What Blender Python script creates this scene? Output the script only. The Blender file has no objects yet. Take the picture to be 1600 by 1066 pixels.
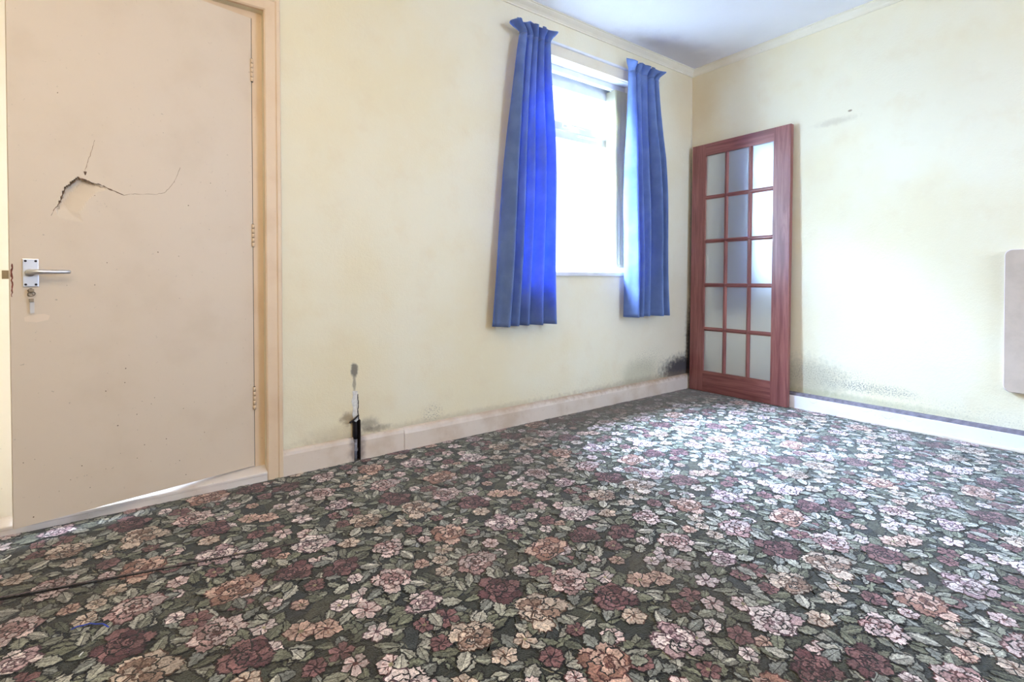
import bpy, bmesh, math, random
from mathutils import Vector, Matrix
from math import sin, cos, pi, radians, hypot
random.seed(7)
S = bpy.context.scene
C = S.collection

# ------------------------------------------------------------------ camera
cam_d = bpy.data.cameras.new('camera')
cam_d.sensor_fit = 'HORIZONTAL'; cam_d.sensor_width = 36.0
cam_d.lens = 779.65 / 1600 * 36.0
cam_d.shift_y = -85.45 / 1600
cam_d.clip_start = 0.02
cam = bpy.data.objects.new('camera', cam_d); C.objects.link(cam)
cr = Vector((0.80414758, -0.59442762, -0.00157512)).normalized()
cf = Vector((0.59435839, 0.80408933, -0.01335838)).normalized()
cu = cr.cross(cf).normalized()
M = Matrix((cr, cu, -cf)).transposed().to_4x4()
M.translation = Vector((-3.6472, -2.4338, 0.8896))
cam.matrix_world = M
S.camera = cam

# ------------------------------------------------------------------ colour management
S.view_settings.view_transform = 'Standard'
S.view_settings.look = 'None'
S.view_settings.gamma = 1
S.view_settings.use_curve_mapping = False
S.view_settings.exposure = 0.24

# ------------------------------------------------------------------ world: bright overcast sky
w = bpy.data.worlds.new('sky'); S.world = w; w.use_nodes = True
bgn = w.node_tree.nodes['Background']
bgn.inputs[0].default_value = (0.86, 0.93, 1.0, 1); bgn.inputs[1].default_value = 1.8

def area(name, loc, target, sx, sy, power, col):
    l = bpy.data.lights.new(name, 'AREA'); l.shape = 'RECTANGLE'; l.size = sx; l.size_y = sy
    l.energy = power; l.color = col
    o = bpy.data.objects.new(name, l); C.objects.link(o); o.location = loc
    o.rotation_euler = (Vector(target) - Vector(loc)).to_track_quat('-Z', 'Y').to_euler()
    return o
# lamps added for daylight: back window, assumed front window, behind the ajar door
area('daylight_back_window', (-2.15, 0.95, 1.65), (-0.25, -1.1, 1.1), 1.1, 1.7, 95, (0.36, 0.62, 1.0))
area('high_sky_back_window', (-1.75, 1.35, 3.0), (-1.05, -1.2, 0.2), 2.0, 1.8, 1000, (0.42, 0.65, 1.0))  # added lamp, high outside so its beam reaches the carpet
area('overhead_sky_back_window', (-1.7, 1.0, 3.8), (-1.15, -1.0, 0.0), 2.6, 2.2, 4800, (0.50, 0.68, 1.0))  # extra steep lamp added to brighten the carpet more than the wall
area('daylight_assumed_window', (-1.0, -4.75, 1.65), (-1.2, -2.0, 1.1), 1.6, 1.4, 118, (0.47, 0.655, 1.0))  # lamp added outside the assumed window for cool light
area('assumed_daylight_behind_door', (-4.0, 1.5, 1.25), (-3.85, 0, 0.1), 0.7, 0.7, 75, (0.62, 0.75, 1.0))  # assumed unseen source for the bright streak under the door
# assumed warm ceiling bulb, out of frame, added for warm light at left
bl = bpy.data.lights.new('assumed_ceiling_bulb', 'POINT'); bl.energy = 48; bl.color = (1.0, 0.82, 0.60); bl.shadow_soft_size = 0.3
bo = bpy.data.objects.new('assumed_ceiling_bulb', bl); C.objects.link(bo); bo.location = (-3.7, -2.3, 2.1)

# ------------------------------------------------------------------ node helper
class NT:
    def __init__(s, name, rough=0.6, **kw):
        s.m = bpy.data.materials.new(name); s.m.use_nodes = True
        s.t = s.m.node_tree; s.b = s.t.nodes['Principled BSDF']; s.out = s.t.nodes['Material Output']
        s.b.inputs['Roughness'].default_value = rough
        for k, v in kw.items():
            s.b.inputs[k.replace('_', ' ')].default_value = v
        s._pos = None
    def new(s, t): return s.t.nodes.new(t)
    def put(s, inp, v):
        if isinstance(v, bpy.types.NodeSocket): s.t.links.new(v, inp)
        elif isinstance(v, (tuple, list)) and len(v) == 3 and inp.type == 'RGBA': inp.default_value = (*v, 1)
        else: inp.default_value = v
    def pos(s):
        if s._pos is None:
            g = s.new('ShaderNodeNewGeometry'); x = s.new('ShaderNodeSeparateXYZ')
            s.t.links.new(g.outputs['Position'], x.inputs[0]); s._pos = (g.outputs['Position'], x.outputs)
        return s._pos
    def obj(s):
        c = s.new('ShaderNodeTexCoord'); return c.outputs['Object']
    def mth(s, op, a, b=0.0, clamp=False):
        n = s.new('ShaderNodeMath'); n.operation = op; n.use_clamp = clamp
        s.put(n.inputs[0], a); s.put(n.inputs[1], b); return n.outputs[0]
    def noise(s, scale, detail=3, vec=None, rough=0.55, dist=0.0):
        n = s.new('ShaderNodeTexNoise'); n.inputs['Scale'].default_value = scale
        n.inputs['Detail'].default_value = detail; n.inputs['Roughness'].default_value = rough
        n.inputs['Distortion'].default_value = dist
        s.t.links.new(vec if vec is not None else s.pos()[0], n.inputs['Vector']); return n.outputs[0]
    def scaled(s, vec, sc):
        n = s.new('ShaderNodeMapping'); n.inputs['Scale'].default_value = sc
        s.t.links.new(vec, n.inputs['Vector']); return n.outputs[0]
    def sm(s, v, lo, hi, a=0.0, b=1.0):
        n = s.new('ShaderNodeMapRange'); n.interpolation_type = 'SMOOTHSTEP'
        s.put(n.inputs[0], v); n.inputs[1].default_value = lo; n.inputs[2].default_value = hi
        n.inputs[3].default_value = a; n.inputs[4].default_value = b; return n.outputs[0]
    def mix(s, f, a, b, mode='MIX'):
        n = s.new('ShaderNodeMix'); n.data_type = 'RGBA'; n.blend_type = mode
        s.put(n.inputs[0], f); s.put(n.inputs[6], a); s.put(n.inputs[7], b); return n.outputs[2]
    def color(s, v): s.put(s.b.inputs['Base Color'], v); return s
    def bump(s, h, strength=0.3, dist=0.002, sock=None):
        n = s.new('ShaderNodeBump'); n.inputs['Strength'].default_value = strength
        n.inputs['Distance'].default_value = dist; s.put(n.inputs['Height'], h)
        s.t.links.new(n.outputs[0], sock or s.b.inputs['Normal']); return n.outputs[0]
    def blob(s, u, v, cu_, cv, ru, rv, edge, amp, nz):
        """soft noisy ellipse mask on coordinates u, v"""
        a = s.mth('DIVIDE', s.mth('SUBTRACT', u, cu_), ru); b = s.mth('DIVIDE', s.mth('SUBTRACT', v, cv), rv)
        d = s.mth('SQRT', s.mth('ADD', s.mth('MULTIPLY', a, a), s.mth('MULTIPLY', b, b)))
        d = s.mth('ADD', d, s.mth('MULTIPLY', s.mth('SUBTRACT', nz, 0.5), amp))
        return s.sm(d, 1 - edge, 1 + edge, 1.0, 0.0)

def plain(name, col, rough=0.6, nz=0.06, scale=8, bump=0.0, bscale=150, bdist=0.001, **kw):
    n = NT(name, rough, **kw)
    c = n.mix(n.sm(n.noise(scale, 4), 0.35, 0.7), col, tuple(max(0, x * (1 - nz * 2)) for x in col))
    n.color(c)
    if bump: n.bump(n.noise(bscale, 2), bump, bdist)
    return n.m

# wallpaper: pale yellow, yellow-brown ageing, mould and stains where they are
CREAM = (0.81, 0.755, 0.585)
AGED = (0.79, 0.69, 0.46)
def wall_mat(name, axis, spots, speckles):
    n = NT(name, 0.62); P, X = n.pos(); u = X[axis]; v = X[2]
    big = n.noise(1.3, 4); mid = n.noise(6, 5); fine = n.noise(38, 4); grain = n.noise(150, 2)
    c = n.mix(n.sm(big, 0.40, 0.66, 0, 0.75), CREAM, AGED)
    c = n.mix(n.sm(mid, 0.5, 0.75, 0, 0.35), c, (0.74, 0.62, 0.42))
    c = n.mix(n.sm(n.noise(20, 3), 0.55, 0.8, 0, 0.15), c, (0.86, 0.83, 0.70))
    for (cu_, cv, ru, rv, edge, amp, st, col, k) in spots:
        m = n.blob(u, v, cu_, cv, ru, rv, edge, amp, fine if k else mid)
        c = n.mix(n.mth('MULTIPLY', m, st), c, col)
    for (cu_, cv, ru, rv, edge, thr, st, col) in speckles:
        m = n.blob(u, v, cu_, cv, ru, rv, edge, 1.1, mid)
        sp = n.sm(n.noise(120, 6, rough=0.8), thr, thr + 0.13)
        c = n.mix(n.mth('MULTIPLY', n.mth('MULTIPLY', m, sp), st), c, col)
    n.color(c)
    h = n.mth('ADD', n.mth('MULTIPLY', n.noise(60, 3), 0.7), n.mth('MULTIPLY', grain, 0.5))
    n.bump(h, 0.35, 0.004)
    return n.m
BLK = (0.022, 0.018, 0.032); GRY = (0.12, 0.11, 0.10); BRN = (0.22, 0.14, 0.07); OLV = (0.22, 0.22, 0.12)
m_wall_back = wall_mat('wallpaper_back', 0, [
    (-0.30, 0.62, 0.55, 0.45, 0.6, 0.6, 0.35, (0.60, 0.50, 0.38), 0),
    (-0.05, 2.30, 0.30, 0.30, 0.7, 0.6, 0.45, (0.62, 0.45, 0.24), 0),
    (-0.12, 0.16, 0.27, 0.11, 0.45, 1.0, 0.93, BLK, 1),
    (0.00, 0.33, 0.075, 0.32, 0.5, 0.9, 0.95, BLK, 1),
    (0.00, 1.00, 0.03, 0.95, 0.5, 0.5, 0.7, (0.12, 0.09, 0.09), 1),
    (-0.65, 0.18, 0.20, 0.10, 0.6, 1.0, 0.35, OLV, 0),
    (-2.815, 0.445, 0.016, 0.036, 0.35, 1.3, 0.85, GRY, 1),
    (-2.815, 0.375, 0.008, 0.035, 0.4, 1.2, 0.6, GRY, 1),
    (-2.845, 0.212, 0.035, 0.026, 0.6, 1.8, 0.7, BRN, 1),
    (-2.745, 0.165, 0.045, 0.030, 0.7, 2.2, 0.55, GRY, 1),
    (-2.70, 0.137, 0.06, 0.016, 0.7, 2.2, 0.5, GRY, 1),
    (-2.90, 0.13, 0.16, 0.05, 0.6, 1.0, 0.2, BRN, 1),
    (-2.2, 0.11, 0.9, 0.03, 0.6, 1.2, 0.35, (0.30, 0.24, 0.16), 1),
    (-0.6, 0.11, 0.7, 0.04, 0.6, 1.2, 0.45, (0.26, 0.19, 0.12), 1),
], [
    (-0.55, 0.28, 0.16, 0.10, 0.6, 0.52, 0.75, (0.10, 0.09, 0.09)),
    (-2.39, 0.165, 0.06, 0.05, 0.5, 0.50, 0.8, GRY),
    (-1.55, 0.16, 0.35, 0.05, 0.6, 0.56, 0.7, GRY),
    (-0.80, 0.20, 0.35, 0.08, 0.6, 0.55, 0.6, (0.12, 0.12, 0.09)),
    (-1.98, 0.80, 0.05, 0.10, 0.6, 0.56, 0.6, GRY),
])
m_wall_right = wall_mat('wallpaper_right', 1, [
    (-0.02, 2.28, 0.18, 0.30, 0.7, 0.6, 0.55, (0.62, 0.45, 0.24), 0),
    (-0.90, 0.20, 0.20, 0.14, 0.6, 1.3, 0.45, (0.26, 0.24, 0.15), 1),
    (-1.15, 0.12, 0.5, 0.025, 0.7, 1.2, 0.45, (0.36, 0.34, 0.18), 1),
    (-1.141, 1.968, 0.012, 0.006, 0.3, 0.8, 0.8, BRN, 1),
    (-1.06, 1.92, 0.10, 0.02, 0.7, 1.5, 0.22, BRN, 1),
], [
    (-1.00, 0.245, 0.26, 0.07, 0.6, 0.49, 0.65, (0.16, 0.15, 0.14)),
    (-1.25, 0.205, 0.20, 0.030, 0.6, 0.46, 0.75, (0.14, 0.14, 0.15)),
    (-1.60, 0.14, 0.50, 0.06, 0.6, 0.53, 0.6, (0.20, 0.21, 0.18)),
])
m_wall_plain = wall_mat('wallpaper_plain', 0, [], [])

n = NT('ceiling_paint', 0.8); P, X = n.pos()
c = n.mix(n.sm(n.noise(2.5, 4), 0.4, 0.8, 0, 0.3), (0.86, 0.85, 0.86), (0.74, 0.72, 0.73))
c = n.mix(n.mth('MULTIPLY', n.blob(X[0], X[1], -0.35, -0.05, 0.55, 0.22, 0.6, 1.0, n.noise(7, 4)), 0.55), c, (0.45, 0.42, 0.47))
n.color(c); n.bump(n.noise(70, 3), 0.3, 0.003); m_ceiling = n.m

def painted(name, col, dirt, st=0.5, bump=0.15, rough=0.38):
    n = NT(name, rough)
    c = n.mix(n.sm(n.noise(5, 5), 0.45, 0.75, 0, st), col, dirt)
    c = n.mix(n.sm(n.noise(60, 4, rough=0.7), 0.66, 0.74, 0, 0.55), c, tuple(x * 0.45 for x in dirt))
    n.color(c); n.bump(n.noise(35, 3), bump, 0.002); return n.m
m_door = painted('door_paint', (0.70, 0.585, 0.46), (0.63, 0.51, 0.38), 0.5, 0.12, 0.5)
m_frame = painted('frame_paint', (0.76, 0.59, 0.42), (0.62, 0.43, 0.27), 0.5)
m_skirt = painted('skirting_paint', (0.74, 0.64, 0.54), (0.56, 0.40, 0.27), 0.75)
n = NT('skirting_paint_back', 0.4); P, X = n.pos(); fn = n.noise(38, 4); md5 = n.noise(5, 5)
c = n.mix(n.sm(md5, 0.42, 0.72, 0, 0.7), (0.74, 0.64, 0.55), (0.56, 0.42, 0.30))
top = n.sm(n.mth('ADD', X[2], n.mth('MULTIPLY', n.mth('SUBTRACT', fn, 0.5), 0.05)), .085, .122)
c = n.mix(n.mth('MULTIPLY', top, n.sm(X[0], -2.6, -1.2, 0.15, 0.75)), c, (0.36, 0.23, 0.13))
c = n.mix(n.sm(n.noise(55, 5, rough=0.75), 0.62, 0.72, 0, 0.6), c, (0.28, 0.20, 0.15))
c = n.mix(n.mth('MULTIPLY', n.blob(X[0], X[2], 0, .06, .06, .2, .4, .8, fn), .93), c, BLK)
c = n.mix(n.mth('MULTIPLY', n.blob(X[0], X[2], -2.808, .06, .035, .2, .5, 1.2, fn), .7), c, (.16, .12, .11))
n.color(c); n.bump(n.noise(35, 3), 0.2, 0.002); m_skirt = n.m
m_skirt_r = painted('skirting_paint_white', (0.84, 0.82, 0.82), (0.66, 0.60, 0.56), 0.5)
m_quad = painted('bead_paint', (0.62, 0.54, 0.45), (0.42, 0.33, 0.24), 0.6)
m_sill_step = painted('step_paint', (0.76, 0.70, 0.66), (0.55, 0.47, 0.40), 0.7)
m_dust = plain('dusty_ledge', (0.20, 0.17, 0.20), 0.9, 0.2, 30)
m_cove = painted('coving_paint', (0.80, 0.74, 0.60), (0.66, 0.56, 0.38), 0.4, 0.1, 0.6)
m_board = painted('batten_paint', (0.78, 0.70, 0.54), (0.70, 0.60, 0.42), 0.4, 0.1)
m_white = plain('white_plastic', (0.80, 0.81, 0.83), 0.3)
m_reveal = plain('reveal_paint', (0.84, 0.84, 0.82), 0.6)
m_alu = NT('aluminium', 0.32, Metallic=0.85).color((0.66, 0.67, 0.72)).m
m_dark = plain('dark_recess', (0.02, 0.016, 0.02), 0.8)
m_rust = plain('red_brown_chip', (0.25, 0.06, 0.035), 0.7, 0.3, 90)
m_crack = plain('crack_wood', (0.20, 0.125, 0.08), 0.9, 0.3, 60)
m_crackf = plain('hairline_wood', (0.42, 0.29, 0.20), 0.9, 0.2, 60)
m_brass = NT('tarnished_metal', 0.35, Metallic=0.8).color((0.30, 0.24, 0.17)).m
m_tag = NT('clear_plastic', 0.25, Alpha=0.5).color((0.80, 0.80, 0.82)).m
m_board2 = plain('beige_board', (0.56, 0.45, 0.36), 0.55, 0.06, 12)
m_edge = plain('pinkish_board_edge', (0.80, 0.68, 0.72), 0.5)
m_pipe = plain('old_pipe', (0.42, 0.43, 0.50), 0.5, 0.3, 60)
m_plaster = plain('torn_plaster', (0.80, 0.78, 0.74), 0.9, 0.12, 60, 0.5, 80, 0.003)
m_thread = plain('blue_thread', (0.05, 0.09, 0.5), 0.8)
m_lint = plain('white_lint', (0.85, 0.83, 0.76), 0.8)
m_vane = NT('vane_fabric', 0.8).color((0.86, 0.78, 0.62)); 
def translucent(nt, col, fac):
    tr = nt.new('ShaderNodeBsdfTranslucent'); nt.put(tr.inputs[0], col)
    mx = nt.new('ShaderNodeMixShader'); mx.inputs[0].default_value = fac
    nt.t.links.new(nt.b.outputs[0], mx.inputs[1]); nt.t.links.new(tr.outputs[0], mx.inputs[2])
    nt.t.links.new(mx.outputs[0], nt.out.inputs[0]); return nt.m
m_vane = translucent(m_vane, (0.92, 0.92, 0.82), 0.6)
n = NT('curtain_cloth', 0.75)
n.b.inputs['Sheen Weight'].default_value = 0.3
cc = n.mix(n.sm(n.noise(9, 4), 0.35, 0.7), (0.13, 0.21, 0.43), (0.19, 0.29, 0.53))
n.color(cc)
wv = n.new('ShaderNodeTexWave'); wv.inputs['Scale'].default_value = 400; n.t.links.new(n.pos()[0], wv.inputs[0])
n.bump(n.mth('ADD', n.noise(14, 3), n.mth('MULTIPLY', wv.outputs[0], 0.03)), 0.25, 0.01)
m_curtain = translucent(n, (0.10, 0.28, 0.92), 0.32)

# mahogany of the glazed door
def wood(name, along):
    n = NT(name, 0.33); o = n.obj()
    sc = {'z': (38, 38, 2.2), 'y': (38, 2.2, 38)}[along]
    g = n.noise(1.0, 6, n.scaled(o, sc), 0.6, 0.6); g2 = n.noise(1.0, 4, n.scaled(o, tuple(s * 5 for s in sc)), 0.7)
    c = n.mix(n.sm(g, 0.3, 0.72), (0.17, 0.048, 0.045), (0.33, 0.125, 0.11))
    c = n.mix(n.sm(g2, 0.5, 0.8, 0, 0.4), c, (0.13, 0.025, 0.028))
    n.color(c); n.b.inputs['Coat Weight'].default_value = 0.25; n.b.inputs['Coat Roughness'].default_value = 0.2
    n.bump(g2, 0.08, 0.001); return n.m
m_wood_v = wood('mahogany_upright', 'z'); m_wood_h = wood('mahogany_crosswise', 'y')

def glass(name, tcol, tfac, gfac, dcol, rough, bscale=0, bs=0.2):
    m = bpy.data.materials.new(name); m.use_nodes = True; t = m.node_tree; t.nodes.clear()
    out = t.nodes.new('ShaderNodeOutputMaterial')
    tr = t.nodes.new('ShaderNodeBsdfTransparent'); tr.inputs[0].default_value = (*tcol, 1)
    gl = t.nodes.new('ShaderNodeBsdfGlossy'); gl.inputs['Roughness'].default_value = rough; gl.inputs[0].default_value = (0.9, 0.93, 0.96, 1)
    df = t.nodes.new('ShaderNodeBsdfDiffuse'); df.inputs[0].default_value = (*dcol, 1)
    a = t.nodes.new('ShaderNodeMixShader'); a.inputs[0].default_value = tfac
    t.links.new(df.outputs[0], a.inputs[1]); t.links.new(tr.outputs[0], a.inputs[2])
    b = t.nodes.new('ShaderNodeMixShader'); b.inputs[0].default_value = gfac
    t.links.new(a.outputs[0], b.inputs[1]); t.links.new(gl.outputs[0], b.inputs[2]); t.links.new(b.outputs[0], out.inputs[0])
    if bscale:
        nz = t.nodes.new('ShaderNodeTexNoise'); nz.inputs['Scale'].default_value = bscale
        g = t.nodes.new('ShaderNodeNewGeometry'); t.links.new(g.outputs['Position'], nz.inputs['Vector'])
        bp = t.nodes.new('ShaderNodeBump'); bp.inputs['Strength'].default_value = bs; bp.inputs['Distance'].default_value = 0.002
        t.links.new(nz.outputs[0], bp.inputs['Height']); t.links.new(bp.outputs[0], gl.inputs['Normal'])
    return m
m_obscure = glass('obscured_glass', (0.82, 0.85, 0.85), 0.50, 0.33, (0.78, 0.80, 0.79), 0.16, 160, 0.35)
m_clear = glass('window_glass', (0.97, 0.98, 0.98), 1.0, 0.04, (0.6, 0.7, 0.8), 0.02)

# ------------------------------------------------------------------ mesh helpers
def link(name, bm, m=None, parent=None, smooth=False):
    me = bpy.data.meshes.new(name)
    bmesh.ops.recalc_face_normals(bm, faces=bm.faces) if not getattr(bm, 'keep', False) else None
    bm.to_mesh(me); bm.free()
    if smooth:
        for p in me.polygons: p.use_smooth = True
    for x in (m if isinstance(m, (list, tuple)) else [m]): me.materials.append(x)
    o = bpy.data.objects.new(name, me); C.objects.link(o)
    if parent: o.parent = parent
    return o
def box(bm, x0, x1, y0, y1, z0, z1, bev=0.0, mi=0):
    n0 = set(bm.faces)
    vs = [bm.verts.new((x, y, z)) for x in (x0, x1) for y in (y0, y1) for z in (z0, z1)]
    q = [(0, 1, 3, 2), (4, 6, 7, 5), (0, 4, 5, 1), (2, 3, 7, 6), (0, 2, 6, 4), (1, 5, 7, 3)]
    fs = [bm.faces.new([vs[i] for i in f]) for f in q]
    if bev:
        es = list({e for f in fs for e in f.edges})
        bmesh.ops.bevel(bm, geom=es, offset=bev, segments=2, affect='EDGES', profile=0.7)
    for f in bm.faces:
        if f not in n0: f.material_index = mi
def boxo(name, b, m, parent=None, bev=0.0):
    bm = bmesh.new(); box(bm, *b, bev); return link(name, bm, m, parent)
def extrude(bm, prof, a, b, axis):
    """profile [(d, z)] swept along axis; d is the distance out of the wall"""
    def pt(d, z, s): return (s, -d, z) if axis == 'x' else (-d, s, z)
    A = [bm.verts.new(pt(d, z, a)) for d, z in prof]; B = [bm.verts.new(pt(d, z, b)) for d, z in prof]
    k = len(prof)
    for i in range(k): bm.faces.new([A[i], A[(i + 1) % k], B[(i + 1) % k], B[i]])
    bm.faces.new(A[::-1]); bm.faces.new(B)
def tube(bm, pts, r, seg=10, caps=True):
    pts = [Vector(p) for p in pts]; rings = []
    for i, p in enumerate(pts):
        t = (pts[min(i + 1, len(pts) - 1)] - pts[max(i - 1, 0)]).normalized()
        a = t.orthogonal().normalized() if i == 0 else (rings[-1][1] - t * rings[-1][1].dot(t)).normalized()
        b = t.cross(a); rr = r[i] if isinstance(r, (list, tuple)) else r
        rings.append(([bm.verts.new(p + (a * cos(2 * pi * k / seg) + b * sin(2 * pi * k / seg)) * rr) for k in range(seg)], a))
    for (A, _), (B, _) in zip(rings, rings[1:]):
        for k in range(seg): bm.faces.new([A[k], A[(k + 1) % seg], B[(k + 1) % seg], B[k]])
    if caps: bm.faces.new(rings[0][0][::-1]); bm.faces.new(rings[-1][0])
def cyl(bm, c, axis, r, h, seg=20):
    c = Vector(c); a = Vector(axis).normalized(); tube(bm, [c, c + a * h], r, seg)
def struct(o): o['kind'] = 'structure'; return o
def thing(name, label, cat, loc=(0, 0, 0), group=None):
    o = bpy.data.objects.new(name, None); C.objects.link(o); o.location = loc; o.empty_display_size = 0.1
    return tag(o, label, cat, group)
def tag(o, label, cat, group=None):
    o['label'] = label; o['category'] = cat
    if group: o['group'] = group
    return o
def ribbon(bm, pts, wid, y0, y1, jit=0.0):
    """thin irregular strip through (u, z) points, solid from depth y0 to y1"""
    L, Rr = [], []
    for i, (u, z) in enumerate(pts):
        a = pts[max(i - 1, 0)]; b = pts[min(i + 1, len(pts) - 1)]
        t = Vector((b[0] - a[0], b[1] - a[1])).normalized(); nn = Vector((-t.y, t.x))
        wd = (wid[i] if isinstance(wid, (list, tuple)) else wid) / 2
        ja, jb = random.uniform(-jit, jit), random.uniform(-jit, jit)
        L.append((u + nn.x * (wd + ja), z + nn.y * (wd + ja))); Rr.append((u - nn.x * (wd + jb), z - nn.y * (wd + jb)))
    F = [(bm.verts.new((p[0], y0, p[1])), bm.verts.new((q[0], y0, q[1]))) for p, q in zip(L, Rr)]
    B = [(bm.verts.new((p[0], y1, p[1])), bm.verts.new((q[0], y1, q[1]))) for p, q in zip(L, Rr)]
    for i in range(len(pts) - 1):
        bm.faces.new([F[i][0], F[i][1], F[i + 1][1], F[i + 1][0]])
        bm.faces.new([B[i][0], B[i + 1][0], B[i + 1][1], B[i][1]])
        bm.faces.new([F[i][0], F[i + 1][0], B[i + 1][0], B[i][0]]); bm.faces.new([F[i][1], B[i][1], B[i + 1][1], F[i + 1][1]])
    bm.faces.new([F[0][0], B[0][0], B[0][1], F[0][1]]); bm.faces.new([F[-1][0], F[-1][1], B[-1][1], B[-1][0]])
def subdiv(pts, k, jit=0.0):
    out = []
    for a, b in zip(pts, pts[1:]):
        for i in range(k):
            t = i / k; j = jit if i else 0
            out.append((a[0] + (b[0] - a[0]) * t + random.uniform(-j, j), a[1] + (b[1] - a[1]) * t + random.uniform(-j, j)))
    return out + [pts[-1]]
def torn_blob(bm, cx, cz, pts, y0, y1):
    A = [bm.verts.new((cx + u, y0, cz + v)) for u, v in pts]; B = [bm.verts.new((cx + u, y1, cz + v)) for u, v in pts]
    bm.faces.new(A); bm.faces.new(B[::-1])
    for i in range(len(pts)): j = (i + 1) % len(pts); bm.faces.new([A[i], B[i], B[j], A[j]])

# ------------------------------------------------------------------ the setting
H = 2.594
XL, YF = -4.75, -4.35
def wall(name, us, zs, holes, mk, m):
    """wall as one mesh; cells of a grid are left open where they fall in a hole"""
    bm = bmesh.new()
    for a, b in zip(us, us[1:]):
        for c_, d in zip(zs, zs[1:]):
            mu, mz = (a + b) / 2, (c_ + d) / 2
            if any(h[0] < mu < h[1] and h[2] < mz < h[3] for h in holes): continue
            box(bm, *mk(a, b), c_, d)
    bmesh.ops.remove_doubles(bm, verts=bm.verts, dist=1e-5)
    return struct(link(name, bm, m))
WX0, WX1, WZ0, WZ1 = -1.80, -0.74, 0.94, 2.32
DX0, DX1, DZ1 = -4.062, -3.212, 2.075
SX0, SX1 = -2.826, -2.790
wall('wall_back', [XL - .2, DX0, DX1, SX0, SX1, WX0, WX1, 0.2], [0, .03, .20, WZ0, DZ1, WZ1, H],
     [(WX0, WX1, WZ0, WZ1), (DX0, DX1, 0, DZ1), (SX0, SX1, 0, .20)], lambda a, b: (a, b, 0, .26), m_wall_back)
wall('wall_right', [YF - .2, 0.0], [0, H], [], lambda a, b: (0, .2, a, b), m_wall_right)
wall('wall_left', [YF - .2, 0.0], [0, H], [], lambda a, b: (XL - .2, XL, a, b), m_wall_plain)
wall('wall_front', [XL, -1.7, -0.4, 0.0], [0, 0.95, 2.25, H], [(-1.7, -0.4, .95, 2.25)], lambda a, b: (a, b, YF - .2, YF), m_wall_plain)  # hole left for the assumed window
struct(boxo('ceiling', (XL - .2, .2, YF - .2, .26, H, H + .15), m_ceiling))
struct(boxo('floor', (XL - .2, .2, YF - .2, .26, -.15, -.006), plain('floorboards', (0.25, 0.18, 0.12), 0.8)))
# unseen passage box added behind the ajar door to block the outdoor lamps
bm = bmesh.new()
box(bm, -4.85, -4.75, .26, 2.3, 0, 2.5); box(bm, -2.75, -2.65, .26, 2.3, 0, 2.5); box(bm, -4.75, -2.75, 2.2, 2.3, 0, 2.5)
struct(link('wall_light_block', bm, m_wall_plain))
struct(boxo('ceiling_light_block', (-4.85, -2.65, .26, 2.3, 2.5, 2.6), m_ceiling))
struct(boxo('floor_light_block', (-4.85, -2.65, .26, 2.3, -.1, -.006), m_quad))
# chase behind the cut skirting
bm = bmesh.new(); box(bm, SX0, SX1, .03, .045, 0, .20); box(bm, SX0, SX0 + .001, -.019, .03, 0, .199); box(bm, SX1 - .003, SX1 - .0018, -.0195, .03, 0, .199)
struct(link('trim_1', bm, m_dark))

# coving on two walls
prof = [(0, H - .048), (.006, H - .048), (.008, H - .040), (.016, H - .030), (.028, H - .020), (.036, H - .012), (.038, H - .006), (.045, H - .005), (.045, H), (0, H)]
bm = bmesh.new(); extrude(bm, prof, XL, 0, 'x'); struct(link('trim_2', bm, m_cove))
bm = bmesh.new(); extrude(bm, prof, YF, 0, 'y'); struct(link('trim_3', bm, m_cove))

# skirtings
sk = [(0, 0), (.020, 0), (.020, .094), (.017, .108), (.011, .116), (0, .117)]
bm = bmesh.new(); extrude(bm, sk, -3.1465, SX0 + .002, 'x'); struct(link('baseboard_back', bm, m_skirt))
bm = bmesh.new(); extrude(bm, sk, SX1 - .002, -2.562, 'x'); struct(link('baseboard_back.001', bm, m_skirt))
sk2 = [(0, 0), (.022, 0), (.022, .086), (.018, .102), (.012, .113), (0, .119)]
bm = bmesh.new(); extrude(bm, sk2, -2.560, 0, 'x'); struct(link('baseboard_back.002', bm, m_skirt))
skr = [(0, 0), (.049, 0), (.049, .0855), (.047, .0875), (.022, .1055), (0, .1055)]
bm = bmesh.new(); extrude(bm, skr, YF, -.022, 'y')
br = struct(link('baseboard_right', bm, m_skirt_r))
bm = bmesh.new(); pts = subdiv([(-.1, 0), (-4.3, 0)], 140)
up = []
for i in range(141):   # dusty ledge on the skirting, with a ragged edge
    s = -.1 + (-4.2) * i / 140
    up.append((bm.verts.new((-.0, s, .1065)), bm.verts.new((-.0215, s, .1067)), bm.verts.new((-.0465, s, .0897 - random.uniform(0, .0009)))))
for a, b in zip(up, up[1:]):
    bm.faces.new([a[0], b[0], b[1], a[1]]); bm.faces.new([a[1], b[1], b[2], a[2]])
d = link('ledge_dust', bm, m_dust, br)
bm = bmesh.new(); q = [(.049, 0), (.063, 0), (.062, .008), (.058, .014), (.049, .018)]
extrude(bm, q, YF, -1.10, 'y'); link('floor_bead', bm, m_quad, br)
bm = bmesh.new()                                     # flaked paint scars on the skirting face
for (y, z, L) in [(-.93, .072, .05), (-1.22, .078, .07), (-1.34, .060, .06), (-1.45, .07, .05)]:
    p2 = subdiv([(y, z), (y - L * .3, z - .012), (y - L * .6, z - .014), (y - L, z + .002)], 4, .002)
    for (a, b) in zip(p2, p2[1:]):
        wv_ = random.uniform(.001, .003)
        bm.faces.new([bm.verts.new((-.0495, a[0], a[1])), bm.verts.new((-.0495, b[0], b[1])), bm.verts.new((-.0495, b[0], b[1] + wv_)), bm.verts.new((-.0495, a[0], a[1] + wv_))])
link('flaked_paint', bm, m_quad, br)

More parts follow.
